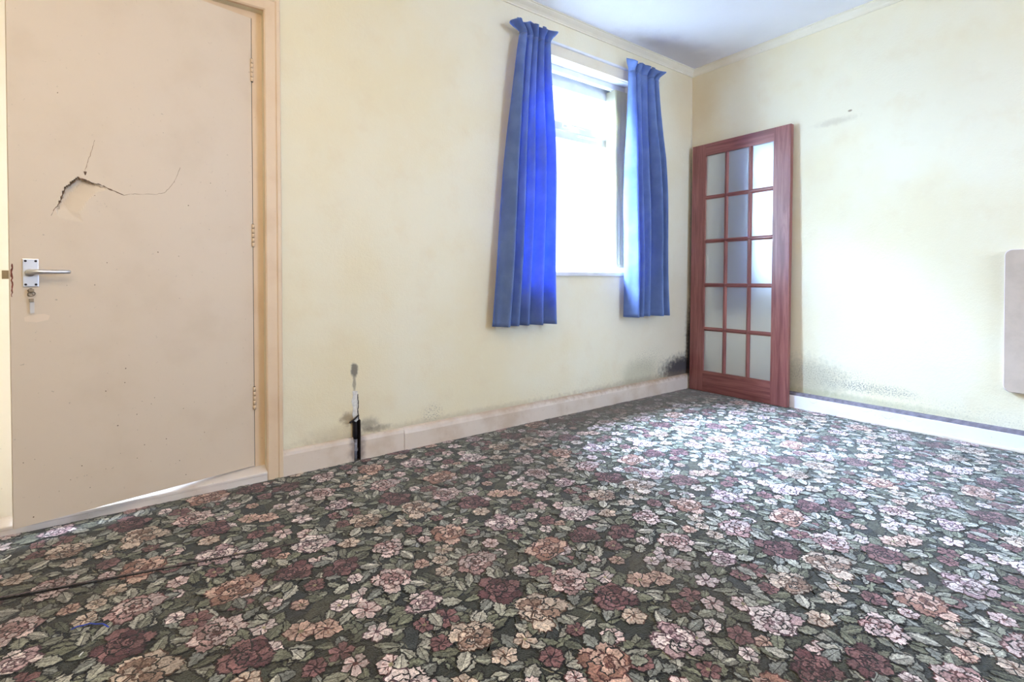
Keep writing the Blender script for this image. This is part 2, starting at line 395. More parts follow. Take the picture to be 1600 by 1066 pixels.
# door frame: lining, stop face, architrave
bm = bmesh.new()
box(bm, -3.252, DX1, .035, .20, .0, DZ1 + .0)
box(bm, -4.024, -3.252, .035, .20, 2.047, DZ1)
fr = struct(link('trim_4', bm, m_frame))
bm = bmesh.new()
def arch_poly(bm, x_in, x_out, z_top):
    ap = [(0, 0), (.014, 0), (.019, .006), (.019, .045), (.024, .050), (.024, .062), (.020, .066), (0, .066)]
    A = []
    for d, t in ap:
        x = x_in + (t if x_out > x_in else -t)
        A.append((x, d, z_top + t))
    return A
R_ = arch_poly(bm, DX1, 0, DZ1); L_ = arch_poly(bm, DX0, -9, DZ1)
loops = []
for (P_, mode) in ((R_, 'b'), (R_, 't'), (L_, 't'), (L_, 'b')):
    loops.append([bm.verts.new((x, -d, z if mode == 't' else 0)) for x, d, z in P_])
for A, B in zip(loops, loops[1:]):
    for i in range(8): bm.faces.new([A[i], A[(i + 1) % 8], B[(i + 1) % 8], B[i]])
bm.faces.new(loops[0]); bm.faces.new(loops[-1][::-1])
struct(link('trim_5', bm, m_frame))
bm = bmesh.new(); box(bm, DX0, -4.024, .035, .20, .0, DZ1); struct(link('trim_7', bm, painted('cream_frame_paint', (.84, .82, .74), (.78, .72, .60), .4)))
# threshold step
bm = bmesh.new()
st = [(.024, 0), (.024, .028), (.026, .030), (.026, .038), (.022, .041), (-.035, .056), (-.2, .056), (-.2, 0)]
extrude(bm, st, DX0 + .001, DX1 - .001, 'x'); struct(link('trim_6', bm, m_sill_step))
bm = bmesh.new(); box(bm, -4.045, -4.028, .0335, .0352, .895, .925); lk = link('latch_keep', bm, m_brass, fr)

# ------------------------------------------------------------------ door_1: flush leaf, ajar into the room
door = bpy.data.objects.new('door_1', None); C.objects.link(door)
door.location = (-3.2549, .030, .0625); ang = radians(11.863)
# local: +x along the leaf away from hinge, -y towards the room is the face normal direction
# rotate so that local x -> (-cos, -sin)
door.rotation_euler = (0, 0, pi + ang); struct(door)
DW, DH, DT = .762, 1.981, .040
# in this frame the room face looks to local +y
main = [(.586, 1.254), (.567, 1.248), (.548, 1.239), (.526, 1.238), (.506, 1.228), (.483, 1.219), (.456, 1.208)]
left = [(.586, 1.254), (.607, 1.226), (.619, 1.217), (.629, 1.188), (.637, 1.159), (.65, 1.138), (.659, 1.113)]
dent_poly = [(.586, 1.254), (.548, 1.239), (.503, 1.224), (.539, 1.207), (.565, 1.171), (.584, 1.129), (.572, 1.097), (.602, 1.10), (.644, 1.112), (.637, 1.159), (.619, 1.217)]
def inside(p, poly):
    r = False; j = len(poly) - 1
    for i in range(len(poly)):
        (xi, yi), (xj, yj) = poly[i], poly[j]
        if (yi > p[1]) != (yj > p[1]) and p[0] < (xj - xi) * (p[1] - yi) / (yj - yi) + xi: r = not r
        j = i
    return r
def segd(p, a, b):
    ab = (b[0] - a[0], b[1] - a[1]); t = ((p[0] - a[0]) * ab[0] + (p[1] - a[1]) * ab[1]) / (ab[0] ** 2 + ab[1] ** 2)
    t = max(0, min(1, t)); return hypot(p[0] - a[0] - ab[0] * t, p[1] - a[1] - ab[1] * t)
bm = bmesh.new()
us = [0, .2, .42] + [.44 + .005 * i for i in range(50)] + [.72, DW]
zs = [0, .5, 1.0] + [1.03 + .005 * i for i in range(46)] + [1.4, 1.7, DH]
dz0 = .0625
g = {}
for i, u in enumerate(us):
    for j, z in enumerate(zs):
        y = 0; zz = z + dz0
        if inside((u, zz), dent_poly):
            dc = min([segd((u, zz), a, b) for a, b in zip(main, main[1:])] + [segd((u, zz), a, b) for a, b in zip(left, left[1:])])
            df = min(segd((u, zz), a, b) for a, b in zip(dent_poly[2:9], dent_poly[3:9]))
            y = -.020 * min(1, df / .05) * (.4 + .6 * min(1, max(0, (zz - 1.10) / .1)))
        g[i, j] = bm.verts.new((u, y, z))
for i in range(len(us) - 1):
    for j in range(len(zs) - 1): bm.faces.new([g[i, j], g[i + 1, j], g[i + 1, j + 1], g[i, j + 1]])
# back and edges
bk = {(i, j): bm.verts.new((u, -DT, z)) for i, u in ((0, 0), (1, DW)) for j, z in ((0, 0), (1, DH))}
nu, nz_ = len(us) - 1, len(zs) - 1
bm.faces.new([bk[0, 0], bk[0, 1], bk[1, 1], bk[1, 0]])
bm.faces.new([g[i, 0] for i in range(nu + 1)] + [bk[1, 0], bk[0, 0]]); bm.faces.new([g[i, nz_] for i in range(nu + 1)] + [bk[1, 1], bk[0, 1]])
bm.faces.new([g[0, j] for j in range(nz_ + 1)] + [bk[0, 1], bk[0, 0]]); bm.faces.new([g[nu, j] for j in range(nz_ + 1)] + [bk[1, 1], bk[1, 0]])
leaf = link('door_leaf', bm, m_door, door)
def L(pts): return [(u, z - dz0) for u, z in pts]
bm = bmesh.new()
ribbon(bm, subdiv(L(main), 4, .0012), [.0015, .002, .004, .006, .007, .006, .005, .004, .004, .003, .003, .003, .002, .002, .003, .002, .003, .004, .004, .003, .003, .0025, .002, .002, .0015], -.001, .0006, .0008)
ribbon(bm, subdiv(L(left), 4, .0015), [.002, .002, .003, .003, .002, .0015, .0015, .002, .002, .0015, .002, .002, .003, .003, .002, .002, .003, .003, .002, .002, .002, .0015, .001, .001, .001], -.021, .0006, .0006)
torn_blob(bm, .567, 1.273 - dz0, [(-.004, .006), (.005, .006), (.003, -.002), (.001, -.008), (-.002, -.003)], -.001, .0006)
link('crack', bm, m_crack, leaf)
bm = bmesh.new()
up_ = [(.567, 1.267), (.568, 1.281), (.56, 1.315), (.55, 1.353), (.54, 1.396)]
faint = [(.456, 1.208), (.424, 1.218), (.359, 1.223), (.329, 1.234), (.306, 1.264), (.29, 1.294), (.274, 1.342)]
ribbon(bm, subdiv(L(up_), 5, .0015), .0014, -.001, .0005, .0004); ribbon(bm, subdiv(L(faint), 5, .0015), .0013, -.001, .0005, .0004)
link('hairline_crack', bm, m_crackf, leaf)
# chipped lock edge
bm = bmesh.new(); pc = subdiv([(.757, .945 - dz0), (.7575, .89 - dz0), (.758, .835 - dz0)], 8, .0012)
ribbon(bm, pc, .0035, -.002, .0007, .0014); link('chipped_edge', bm, m_rust, leaf)
bm = bmesh.new()   # pale patch of old tape
torn_blob(bm, .700, .760 - dz0, [(-.034, .008), (-.02, .015), (.01, .014), (.03, .005), (.028, -.008), (0, -.013), (-.03, -.006)], 0, .0006)
link('tape_mark', bm, plain('old_tape', (0.80, 0.66, 0.52), 0.35), leaf)
# specks of dirt low on the leaf
bm = bmesh.new()
for i in range(46):
    u, z = random.uniform(.1, .75), abs(random.gauss(0, .22)) + .02
    if i > 34: z = random.uniform(.3, 1.6)
    r = random.uniform(.0008, .0024); torn_blob(bm, u, z, [(r * cos(a) * random.uniform(.5, 1.4), r * sin(a)) for a in [k * 1.05 for k in range(6)]], 0, .0006)
link('dirt_specks', bm, m_crack, leaf)
# handle on its plate (local +y is out)
hd = bpy.data.objects.new('door_handle', None); C.objects.link(hd); hd.parent = door; hd.location = (.7125, 0, .9152 - dz0)
hd['label'] = 'silver aluminium lever handle on a square-cornered plate'
bm = bmesh.new(); box(bm, -.0195, .0195, 0, .006, -.047, .047, .0015); link('backplate', bm, m_alu, hd)
bm = bmesh.new(); cyl(bm, (.002, .006, 0), (0, 1, 0), .0125, .007, 28); link('rose', bm, m_alu, hd, True)
bm = bmesh.new()
tube(bm, [(.002, .013, .002), (.002, .035, .003), (.0, .045, .003), (-.008, .050, .003), (-.025, .051, .003), (-.055, .050, .003), (-.082, .049, .0035), (-.094, .0485, .0035), (-.097, .0485, .0035)],
     [.008, .008, .0085, .009, .0085, .0075, .0072, .0065, .003], 14)
link('lever', bm, m_alu, hd, True)
for sx in (-1, 1):
    for sz in (-1, 1):
        bm = bmesh.new(); cyl(bm, (sx * .0125, .0058, sz * .0395), (0, 1, 0), .0036, .0012, 12); link('screw', bm, m_dark, hd)
# keyhole shadow plate
bm = bmesh.new(); cyl(bm, (.7125, 0, .855 - dz0), (0, 1, 0), .008, .002, 18); link('keyhole', bm, m_dark, door)
# hinges: knuckles between leaf and frame
for z in (1.815, 1.087, .365):
    hg = bpy.data.objects.new('hinge', None); C.objects.link(hg); hg.parent = door; hg.location = (-.001, .004, z - dz0)
    for k in range(5):
        bm = bmesh.new(); cyl(bm, (0, 0, -.05 + k * .0202), (0, 0, 1), .0058, .0185, 14)
        o = link('knuckle', bm, m_frame, hg, True)
    bm = bmesh.new(); cyl(bm, (0, 0, -.051), (0, 0, 1), .0045, .102, 10); link('pin', bm, m_dark, hg)
# shade in the hinge gap is painted by a dark strip; leaf edge stands 3 mm off the frame
bm = bmesh.new(); box(bm, -3.2535, -3.250, .037, .06, .06, 2.045); link('hinge_gap_shade', bm, m_dark, fr)

# bunch of keys hanging in the lock
Rz = Matrix.Rotation(pi + ang, 4, 'Z'); Mdoor = Matrix.Translation(door.location) @ Rz
def dl(u, y, z): return tuple(Mdoor @ Vector((u, y, z - dz0)))
ky = thing('key', 'small key in the door lock with ring and clear plastic tag', 'key', dl(.7125, .002, .855))
ky.rotation_euler = (0, 0, pi + ang)
bm = bmesh.new(); cyl(bm, (0, 0, 0), (0, 1, 0), .0022, .016, 10); box(bm, -.007, .007, .016, .018, -.006, .006, .001); link('key_blade', bm, m_brass, ky)
bm = bmesh.new()
for (ox, oz, rr, tl) in ((0, -.010, .009, .4), (.003, -.014, .007, -.7)):
    tube(bm, [(ox + rr * cos(a), .018 + rr * sin(a) * sin(tl), oz + rr * sin(a) * cos(tl)) for a in [k * pi / 10 for k in range(21)]], .0012, 6, False)
link('key_ring', bm, m_brass, ky, True)
bm = bmesh.new(); box(bm, -.006, .006, .012, .018, -.038, -.026, .001); link('tag_clip', bm, m_brass, ky)
bm = bmesh.new(); box(bm, -.007, .004, .013, .015, -.075, -.036, .0007); link('key_tag', bm, m_tag, ky)

# ------------------------------------------------------------------ window_1
win = struct(bpy.data.objects.new('window_1', None)); C.objects.link(win)
bm = bmesh.new()
fy0, fy1 = .165, .23
box(bm, WX0, WX0 + .055, fy0, fy1, WZ0, WZ1, .003); box(bm, WX1 - .055, WX1, fy0, fy1, WZ0, WZ1, .003)
box(bm, WX0 + .055, WX1 - .055, fy0, fy1, 2.262, WZ1, .003); box(bm, WX0 + .055, WX1 - .055, fy0, fy1, WZ0, .987, .003)
box(bm, WX0 + .055, WX1 - .055, fy0, fy1, 1.874, 1.930, .003)
link('window_frame', bm, m_white, win)
bm = bmesh.new()
a, b = WX0 + .05, WX1 - .05
box(bm, a, b, .150, .20, 2.213, 2.266, .004); box(bm, a, b, .150, .20, 1.926, 1.980, .004)
box(bm, a, a + .05, .150, .20, 1.980, 2.213, .004); box(bm, b - .05, b, .150, .20, 1.980, 2.213, .004)
sash = link('top_sash', bm, m_white, win)
bm = bmesh.new(); box(bm, a + .04, b - .04, .178, .184, 1.975, 2.22); link('pane', bm, m_clear, sash)
bm = bmesh.new(); box(bm, a, b, .192, .198, .98, 1.88); link('pane', bm, m_clear, win)
bm = bmesh.new(); box(bm, -1.31, -1.23, .135, .150, 1.945, 1.962, .003); tube(bm, [(-1.27, .136, 1.955), (-1.25, .115, 1.957), (-1.19, .108, 1.955), (-1.12, .110, 1.948)], [.007, .008, .007, .005], 10)
link('latch', bm, m_white, sash, False)
bm = bmesh.new(); box(bm, -1.16, -.93, .146, .158, 1.900, 1.912, .002); tube(bm, [(-1.16, .14, 1.91), (-1.0, .138, 1.912), (-.93, .14, 1.914)], .004, 8)
for xx in (-1.12, -1.04, -.97): cyl(bm, (xx, .136, 1.912), (0, -1, 0), .004, .006, 8)
link('casement_stay', bm, m_white, win)
bm = bmesh.new(); box(bm, WX0 - .03, WX1 + .03, -.022, 0, .914, .940, .004); box(bm, WX0, WX1, -.002, .166, .928, .9405)
link('window_sill', bm, m_white, win)
bm = bmesh.new()   # painted reveal lining
e = .003
box(bm, WX0, WX0 + e, .001, .166, WZ0, WZ1); box(bm, WX1 - e, WX1, .001, .166, WZ0, WZ1); box(bm, WX0, WX1, .001, .166, WZ1 - e, WZ1)
link('reveal_lining', bm, m_reveal, win)

# window_assumed in the wall behind the camera, an assumed source added for more daylight
w2 = struct(bpy.data.objects.new('window_assumed', None)); C.objects.link(w2)
bm = bmesh.new()
for (a, b, c_, d) in ((-1.7, -1.64, .95, 2.25), (-.46, -.4, .95, 2.25), (-1.64, -.46, .95, 1.01), (-1.64, -.46, 2.19, 2.25), (-1.08, -1.02, 1.01, 2.19)):
    box(bm, a, b, YF - .15, YF - .09, c_, d, .003)
link('window_frame', bm, m_white, w2)

# ------------------------------------------------------------------ curtain rail board and blind
rail = thing('curtain_rail', 'cream painted board and slim white curtain track above the window', 'curtain rail', (-1.19, 0, 2.32))
bm = bmesh.new(); box(bm, -.60, .70, -.020, 0, 0, .070, .002); link('batten', bm, m_board, rail)
bm = bmesh.new(); box(bm, -.61, .72, -.034, 0, .070, .084, .003); link('track', bm, m_white, rail)
vb = thing('vertical_blind', 'cream vertical blind with its slats drawn in a bunch at the right of the window', 'blind', (-1.27, .095, 2.32))
bm = bmesh.new(); box(bm, -.527, .527, -.020, .022, -.040, -.003, .003); link('headrail', bm, m_white, vb)
NV = 14
for i in range(NV):
    xx = -.873 + i * .0092 + 1.27; bm = bmesh.new(); seg = 8; rng = random.Random(i)
    tl = rng.uniform(-.004, .004) if i else 0
    vv = [[bm.verts.new((xx + .005 * sin(pi * k / seg) + tl * (k / seg - .5) * 2, -.046 + .090 * k / seg, z)) for k in range(seg + 1)] for z in (-.048, -.35, -.8, -1.322)]
    for A, B in zip(vv, vv[1:]):
        for k in range(seg): bm.faces.new([A[k], A[k + 1], B[k + 1], B[k]])
    o = link('slat', bm, m_vane, vb, True); md = o.modifiers.new('thick', 'SOLIDIFY'); md.thickness = .0009
    bm = bmesh.new(); box(bm, xx - .0025, xx + .0030, -.044, .042, -1.345, -1.318, .001); link('slat_weight', bm, m_vane, o)
    bm = bmesh.new(); cyl(bm, (xx, 0, -.052), (0, 0, 1), .003, .014, 8); link('slat_hanger', bm, m_white, o)
bm = bmesh.new()
for yy in (-.047, .045):
    bm = bmesh.new(); tube(bm, [(-.873 + 1.27 + i * .0092 / 3, yy + .002 * sin(i), -1.337 - .006 * abs(sin(i * pi / 3))) for i in range(NV * 3 - 2)], .0014, 6)
    link('linking_chain', bm, m_white, vb)

# ------------------------------------------------------------------ curtains
def make_curtain(label, top, pin, bot, ztop, zbot, nf, seed, flop):
    rng = random.Random(seed)
    root = thing('curtain', label, 'curtain', ((bot[0] + bot[1]) / 2, -.08, zbot), 'short blue curtains at the back window')
    ox, oy, oz = root.location
    ph = rng.uniform(0, 6); NU = 150
    wob = [(rng.uniform(.5, 1.6), rng.uniform(0, 6.28), rng.uniform(.15, .5)) for _ in range(4)]
    hw = .075
    wt = [rng.uniform(.35, 1.35) for _ in range(nf + 2)]
    def prof(u, z):
        t = (ztop - z) / (ztop - zbot)                 # 0 top 1 bottom
        if z > ztop - hw:
            k = (ztop - z) / hw; k2 = k * k * (3 - 2 * k)
            xl = top[0] + (pin[0] - top[0]) * k2; xr = top[1] + (pin[1] - top[1]) * k2; A = .036 + (.016 - .036) * k2
        else:
            k = (ztop - hw - z) / (ztop - hw - zbot); k2 = k ** .8
            xl = pin[0] + (bot[0] - pin[0]) * k2; xr = pin[1] + (bot[1] - pin[1]) * k2; A = .015 + .017 * min(1, k * 3)
        u_ = u + .022 * sin(2 * pi * 1.3 * u + ph * 2); w_ = sum(a_ * .30 * sin(f * u * 5 + p + t * 1.3) for f, p, a_ in wob) * (0.3 + t)
        th = 2 * pi * nf * u_ + ph + w_ * 2
        fi = int(u * nf); am = wt[fi] * (1 - (u * nf - fi)) + wt[fi + 1] * (u * nf - fi)
        y = (A if z > ztop - hw else A * (1 + .45 * min(1, t * 2))) * am * (sin(th) + .32 * sin(2 * th + 1) + .18 * sin(3 * th * (1 + .0) + t * 2)) - .006 * sin(9 * t + 4 * u)
        x = xl + (xr - xl) * (u + .022 * sin(th * 1.0 + 1.2) )
        zz = z
        if z > ztop - hw:
            kk = 1 - (ztop - z) / hw
            zz += kk * .55 * y; zz += kk * (.005 * sin(th + .8) + .004 * sin(1.7 * th + 1))
            y -= kk * .010 * (1 + sin(th * .5))
            if flop and u < .12: zz -= kk * (.12 - u) / .12 * flop; 
        return (x - ox, min(.045, y), zz - oz)
    def sheet(name, z0, z1, nzz, par, off=0.0):
        bm = bmesh.new(); rows = []
        for j in range(nzz + 1):
            z = z0 + (z1 - z0) * j / nzz
            rows.append([bm.verts.new(Vector(prof(i / NU, z)) + Vector((0, off, 0))) for i in range(NU + 1)])
        for A, B in zip(rows, rows[1:]):
            for i in range(NU): bm.faces.new([A[i], A[i + 1], B[i + 1], B[i]])
        o = link(name, bm, m_curtain, par, True); md = o.modifiers.new('thick', 'SOLIDIFY'); md.thickness = .0022; md.offset = 0
        return o
    sheet('drape', ztop - hw, zbot + .0, 70, root)
    sheet('gathered_heading', ztop, ztop - hw, 14, root)
    bm = bmesh.new()   # stitched hem line
    for i in range(NU):
        p, q = Vector(prof(i / NU, zbot + .07)), Vector(prof((i + 1) / NU, zbot + .07)); o_ = Vector((0, -.0016, 0))
        bm.faces.new([bm.verts.new(p + o_), bm.verts.new(q + o_), bm.verts.new(q + o_ + Vector((0, 0, .002))), bm.verts.new(p + o_ + Vector((0, 0, .002)))])
    link('hem_stitching', bm, m_curtain, root)
    return root
make_curtain('short blue curtain left of the window, flared at its top corner', (-1.925, -1.570), (-1.845, -1.606), (-2.035, -1.588), 2.425, .618, 5, 3, .05)
make_curtain('short blue curtain right of the window, nearer the corner of the room', (-.893, -.490), (-.872, -.530), (-.888, -.462), 2.440, .622, 5, 11, 0)

# ------------------------------------------------------------------ glazed door leaning in the corner
gd = thing('glazed_door', 'loose mahogany door with fifteen obscured glass panes leaning in the corner', 'door', (-.091, -.4225, .0050))
gd.rotation_euler = (0, radians(1.15), 0)   # leans back towards the wall
W2, GH, T2 = .3825, 1.957, .036
x0, x1 = 0, T2
sl = .118
bm = bmesh.new(); box(bm, x0, x1, W2 - sl, W2, 0, GH, .002); link('stile', bm, m_wood_v, gd)
bm = bmesh.new(); box(bm, x0, x1, -W2, -W2 + sl, 0, GH, .002); link('stile', bm, m_wood_v, gd)
bm = bmesh.new(); box(bm, x0 + .0004, x1 - .0004, -W2 + sl, W2 - sl, GH - .094, GH - .0006); link('top_rail', bm, m_wood_h, gd)
bm = bmesh.new(); box(bm, x0 + .0004, x1 - .0004, -W2 + sl, W2 - sl, .0006, .163); link('bottom_rail', bm, m_wood_h, gd)
bw = .030; ya, yb = -W2 + sl, W2 - sl; za, zb = .163, GH - .094
pw = ((yb - ya) - 2 * bw) / 3; phh = ((zb - za) - 4 * bw) / 5
def bar(name, y0, y1, z0, z1, m, vert):
    bm = bmesh.new(); c5 = .010
    if vert: pr = [(x0 + .003, y0 + c5), (x0 + .003, y1 - c5), (x0 + .012, y1), (x1 - .012, y1), (x1 - .003, y1 - c5), (x1 - .003, y0 + c5), (x1 - .012, y0), (x0 + .012, y0)]
    else: pr = [(x0 + .003, z0 + c5), (x0 + .003, z1 - c5), (x0 + .012, z1), (x1 - .012, z1), (x1 - .003, z1 - c5), (x1 - .003, z0 + c5), (x1 - .012, z0), (x0 + .012, z0)]
    if vert: A = [bm.verts.new((a, b, z0)) for a, b in pr]; B = [bm.verts.new((a, b, z1)) for a, b in pr]
    else: A = [bm.verts.new((a, y0, b)) for a, b in pr]; B = [bm.verts.new((a, y1, b)) for a, b in pr]
    for i in range(8): bm.faces.new([A[i], A[(i + 1) % 8], B[(i + 1) % 8], B[i]])
    bm.faces.new(A); bm.faces.new(B[::-1]); return link(name, bm, m, gd)
for k in (1, 2): y = ya + k * pw + (k - 1) * bw; bar('upright_bar', y, y + bw, za, zb, m_wood_v, True)
for k in (1, 2, 3, 4): z = za + k * phh + (k - 1) * bw; bar('cross_bar', ya, yb, z, z + bw, m_wood_h, False)
def bead(bm, ya_, yb_, za_, zb_):   # ovolo moulding round each opening
    q_ = .007; ins = [(0.004, 0), (.004, .002), (.010, q_), (.014, q_)]
    for (f, s) in ((0, 1), (1, -1)):
        pass
for r in range(5):
    for k in range(3):
        y = ya + k * (pw + bw); z = za + r * (phh + bw)
        bm = bmesh.new(); box(bm, .016, .020, y - .004, y + pw + .004, z - .004, z + phh + .004); link('pane', bm, m_obscure, gd)

# ------------------------------------------------------------------ wall panel at the right edge
bm = bmesh.new(); pts = []
y0_, y1_, z0_, z1_, rr = -2.75, -1.866, .300, 1.042, .030
for (cy, cz, a0) in ((y1_ - rr, z1_ - rr, 0), (y0_ + rr, z1_ - rr, 90), (y0_ + rr, z0_ + rr, 180), (y1_ - rr, z0_ + rr, 270)):
    for k in range(9): a = radians(a0 + k * 11.25); pts.append((cy + rr * cos(a), cz + rr * sin(a)))
A = [bm.verts.new((-.001, y, z)) for y, z in pts]; B = [bm.verts.new((-.026, y, z)) for y, z in pts]
yc, zc = (y0_ + y1_) / 2, (z0_ + z1_) / 2
D_ = [bm.verts.new((-.028, yc + (y - yc) * .995, zc + (z - zc) * .995)) for y, z in pts]
bm.faces.new(D_); bm.faces.new(A)
for P_, Q_ in ((A, B), (B, D_)):
    for i in range(len(pts)):
        f = bm.faces.new([P_[i], P_[(i + 1) % len(pts)], Q_[(i + 1) % len(pts)], Q_[i]]); f.material_index = 1
pnl = link('wall_panel', bm, [m_board2, m_edge]); tag(pnl, 'beige board with rounded corners fixed to the wall at the right edge', 'panel')

# ------------------------------------------------------------------ cut pipe in its chase, loose strip of plaster
pp = thing('cut_pipe', 'grey stub of pipe standing in the black gap in the skirting', 'pipe', (-2.806, .012, 0))
bm = bmesh.new(); tube(bm, [(0, 0, .0), (0, 0, .10)], .0085, 14); link('pipe_stub', bm, m_pipe, pp, True)
bm = bmesh.new(); cyl(bm, (0, 0, .040), (0, 0, 1), .0115, .014, 14); link('pipe_collar', bm, m_pipe, pp, True)
bm = bmesh.new(); tube(bm, [(.001, .0, .10), (.0, .0, .14), (-.002, -.004, .19), (-.002, -.006, .205)], [.0085, .010, .008, .003], 10)
link('black_lagging', bm, m_dark, pp, True)
bm = bmesh.new(); tube(bm, [(-2.842, -.009, .190), (-2.822, -.013, .205), (-2.797, -.008, .222)], [.0042, .005, .0042], 8)
tag(link('cable_clip', bm, m_dark), 'short black stub of cable poking out above the gap in the skirting', 'cable')
bm = bmesh.new()
pl = [(-.013, .135), (.012, .132), (.016, .08), (.013, .03), (.016, -.01), (.004, -.02), (-.008, -.012), (-.014, .02), (-.010, .05), (-.018, .085), (-.010, .11)]
torn_blob(bm, -2.812, .208, pl, -.0015, .001)
ts = link('torn_wallpaper', bm, m_plaster); tag(ts, 'torn strip of bare plaster in the wallpaper above the cut pipe', 'torn wallpaper')
bm = bmesh.new(); ribbon(bm, subdiv([(-2.799, .325), (-2.797, .28), (-2.799, .24), (-2.795, .20)], 5, .0012), .004, -.003, -.001, .001); link('torn_edge', bm, m_dark, ts)

# ------------------------------------------------------------------ carpet: woven floral pattern
rc = random.Random(41)
def jag(poly, step=.006, j=.0012):
    out = []
    for i in range(len(poly)):
        a, b = poly[i], poly[(i + 1) % len(poly)]; d = hypot(b[0] - a[0], b[1] - a[1]); k = max(1, int(d / step))
        for q_ in range(k): t = q_ / k; out.append((a[0] + (b[0] - a[0]) * t + rc.uniform(-j, j), a[1] + (b[1] - a[1]) * t + rc.uniform(-j, j)))
    return out
def xf(poly, cx, cy, ang_, s=1.0):
    c_, s_ = cos(ang_), sin(ang_); return [(cx + s * (x * c_ - y * s_), cy + s * (x * s_ + y * c_)) for x, y in poly]
def leafp(L, W, n=7, ser=.0):
    up = []; 
    for i in range(n + 1):
        t = i / n; w_ = W / 2 * sin(pi * t ** .8) ** .85 if 0 < t < 1 else 0
        up.append((t * L, w_ * (1 + (ser if i % 2 else -ser))))
    return up + [(x, -y) for x, y in up[-2:0:-1]]
def petalp(L, W, lob=3):
    pts_ = [(0, -W * .12), (L * .35, -W * .38), (L * .72, -W * .52)]
    for k in range(lob * 2 + 1):
        a = -pi / 2 * .75 + pi * .75 * k / (lob * 2); r = 1.0 if k % 2 == 0 else .74
        pts_.append((L * .68 + L * .34 * cos(a) * r, W * .52 * sin(a) * r / sin(pi * .375) * .95))
    return pts_ + [(L * .72, W * .52), (L * .35, W * .38), (0, W * .12)]
POLY = []   # (z-order, colour, poly) in one repeat
zc_ = [0]
def add(poly, col, js=.0022, step=.0055):
    zc_[0] += 1; v = rc.uniform(.72, 1.22)
    POLY.append((zc_[0], tuple(min(1, max(0, c_ * v)) for c_ in col), jag(poly, step, js), ))
DK = (.010, .011, .012)
def outl(poly, grow, col):
    cx = sum(p[0] for p in poly) / len(poly); cy = sum(p[1] for p in poly) / len(poly)
    add([(p[0] + (p[0] - cx) / max(1e-6, hypot(p[0] - cx, p[1] - cy)) * grow, p[1] + (p[1] - cy) / max(1e-6, hypot(p[0] - cx, p[1] - cy)) * grow) for p in poly], col, .0016)
LEAF = [(.22, .225, .175), (.30, .30, .25), (.16, .17, .12), (.36, .35, .30), (.13, .135, .095), (.19, .20, .18), (.085, .09, .065)]
def leaf_(cx, cy, a, L_, W_, col=None):
    col = col or rc.choice(LEAF); p = xf(leafp(L_, W_, 9, .16), cx, cy, a)
    outl(p, .0042, DK); add(p, col)
    add(xf([(0, 0)] + [(t * L_ / 6, W_ * .36 * sin(pi * (t / 6) ** .8)) for t in range(1, 6)] + [(L_ * .94, 0)], cx, cy, a), tuple(c_ * 1.32 for c_ in col))
    add(xf([(0, -.0009), (L_ * .8, -.0005), (L_ * .8, .0005), (0, .0009)], cx, cy, a), DK, .0003, .01)
ROSE = [((.62, .49, .47), (.40, .25, .24), (.10, .035, .035)),   # dusty pink
        ((.54, .37, .30), (.30, .16, .12), (.085, .03, .028)),     # terracotta
        ((.70, .60, .58), (.46, .32, .33), (.11, .06, .075)),      # cream mauve
        ((.22, .11, .11), (.11, .045, .05), (.03, .012, .016)),       # burgundy
        ((.55, .45, .37), (.32, .21, .16), (.09, .045, .03))]       # buff
def rose(cx, cy, R, fam):
    hi, md_, lo = ROSE[fam]; rot = rc.uniform(0, 6.28); zz = [(R * 1.05, rc.choice([7, 8, 9]), .34), (R * .76, 6, .40), (R * .50, 5, .36), (R * .28, 3, .4)]
    sq = rc.uniform(.82, 1.0)
    for li, (r, k_, wd) in enumerate(zz):
        for i in range(k_):
            a = rot + li * .5 + 2 * pi * i / k_ + rc.uniform(-.28, .28); l = r * rc.uniform(.72, 1.16); W_ = r * wd * 2 * rc.uniform(.7, 1.1)
            c_ = hi if rc.random() < .62 else md_
            p = xf(petalp(l, W_, rc.choice([2, 3, 4])), cx, cy, a)
            outl(p, .0042, lo if rc.random() < .6 else DK); add(p, c_, .0022)
            if rc.random() < .8: add(xf(petalp(l * .55, W_ * .5, 2), cx + l * .04 * cos(a), cy + l * .04 * sin(a), a + rc.uniform(-.2, .2)), md_ if c_ is hi else lo, .0016)
            if rc.random() < .5: add(xf([(0, -.001), (l * .8, -.0007), (l * .8, .0007), (0, .001)], cx, cy, a + .15), lo, .0004, .012)
    for k in range(6):
        a = rc.uniform(0, 6.28); d = R * rc.uniform(.0, .16); add(xf(leafp(R * .22, R * .13, 4), cx + d * cos(a), cy + d * sin(a), rc.uniform(0, 6)), rc.choice([hi, lo, md_, lo]))
def daisy(cx, cy, R, fam):
    hi, md_, lo = ROSE[fam]; rot = rc.uniform(0, 6.28); k_ = rc.choice([5, 6, 7])
    for i in range(k_):
        a = rot + 2 * pi * i / k_; p = xf(petalp(R * rc.uniform(.85, 1.1), R * .62, 2), cx, cy, a)
        outl(p, .003, lo if rc.random() < .5 else DK); add(p, hi, .0013); add(xf([(0, 0), (R * .5, -R * .07), (R * .6, 0), (R * .5, R * .07)], cx, cy, a), md_)
    add([(cx + R * .17 * cos(t), cy + R * .17 * sin(t)) for t in [k * pi / 4 for k in range(8)]], lo if rc.random() < .6 else (.3, .26, .15))
TX, TY = .86, .74
def place(n_, rmin, tries=60):
    pts_ = []
    for _ in range(n_ * tries):
        x, y = rc.uniform(0, TX), rc.uniform(0, TY)
        if all(hypot((abs(x - a) if abs(x - a) < TX / 2 else TX - abs(x - a)), (abs(y - b) if abs(y - b) < TY / 2 else TY - abs(y - b))) > rmin for a, b in pts_):
            pts_.append((x, y))
            if len(pts_) >= n_: break
    return pts_
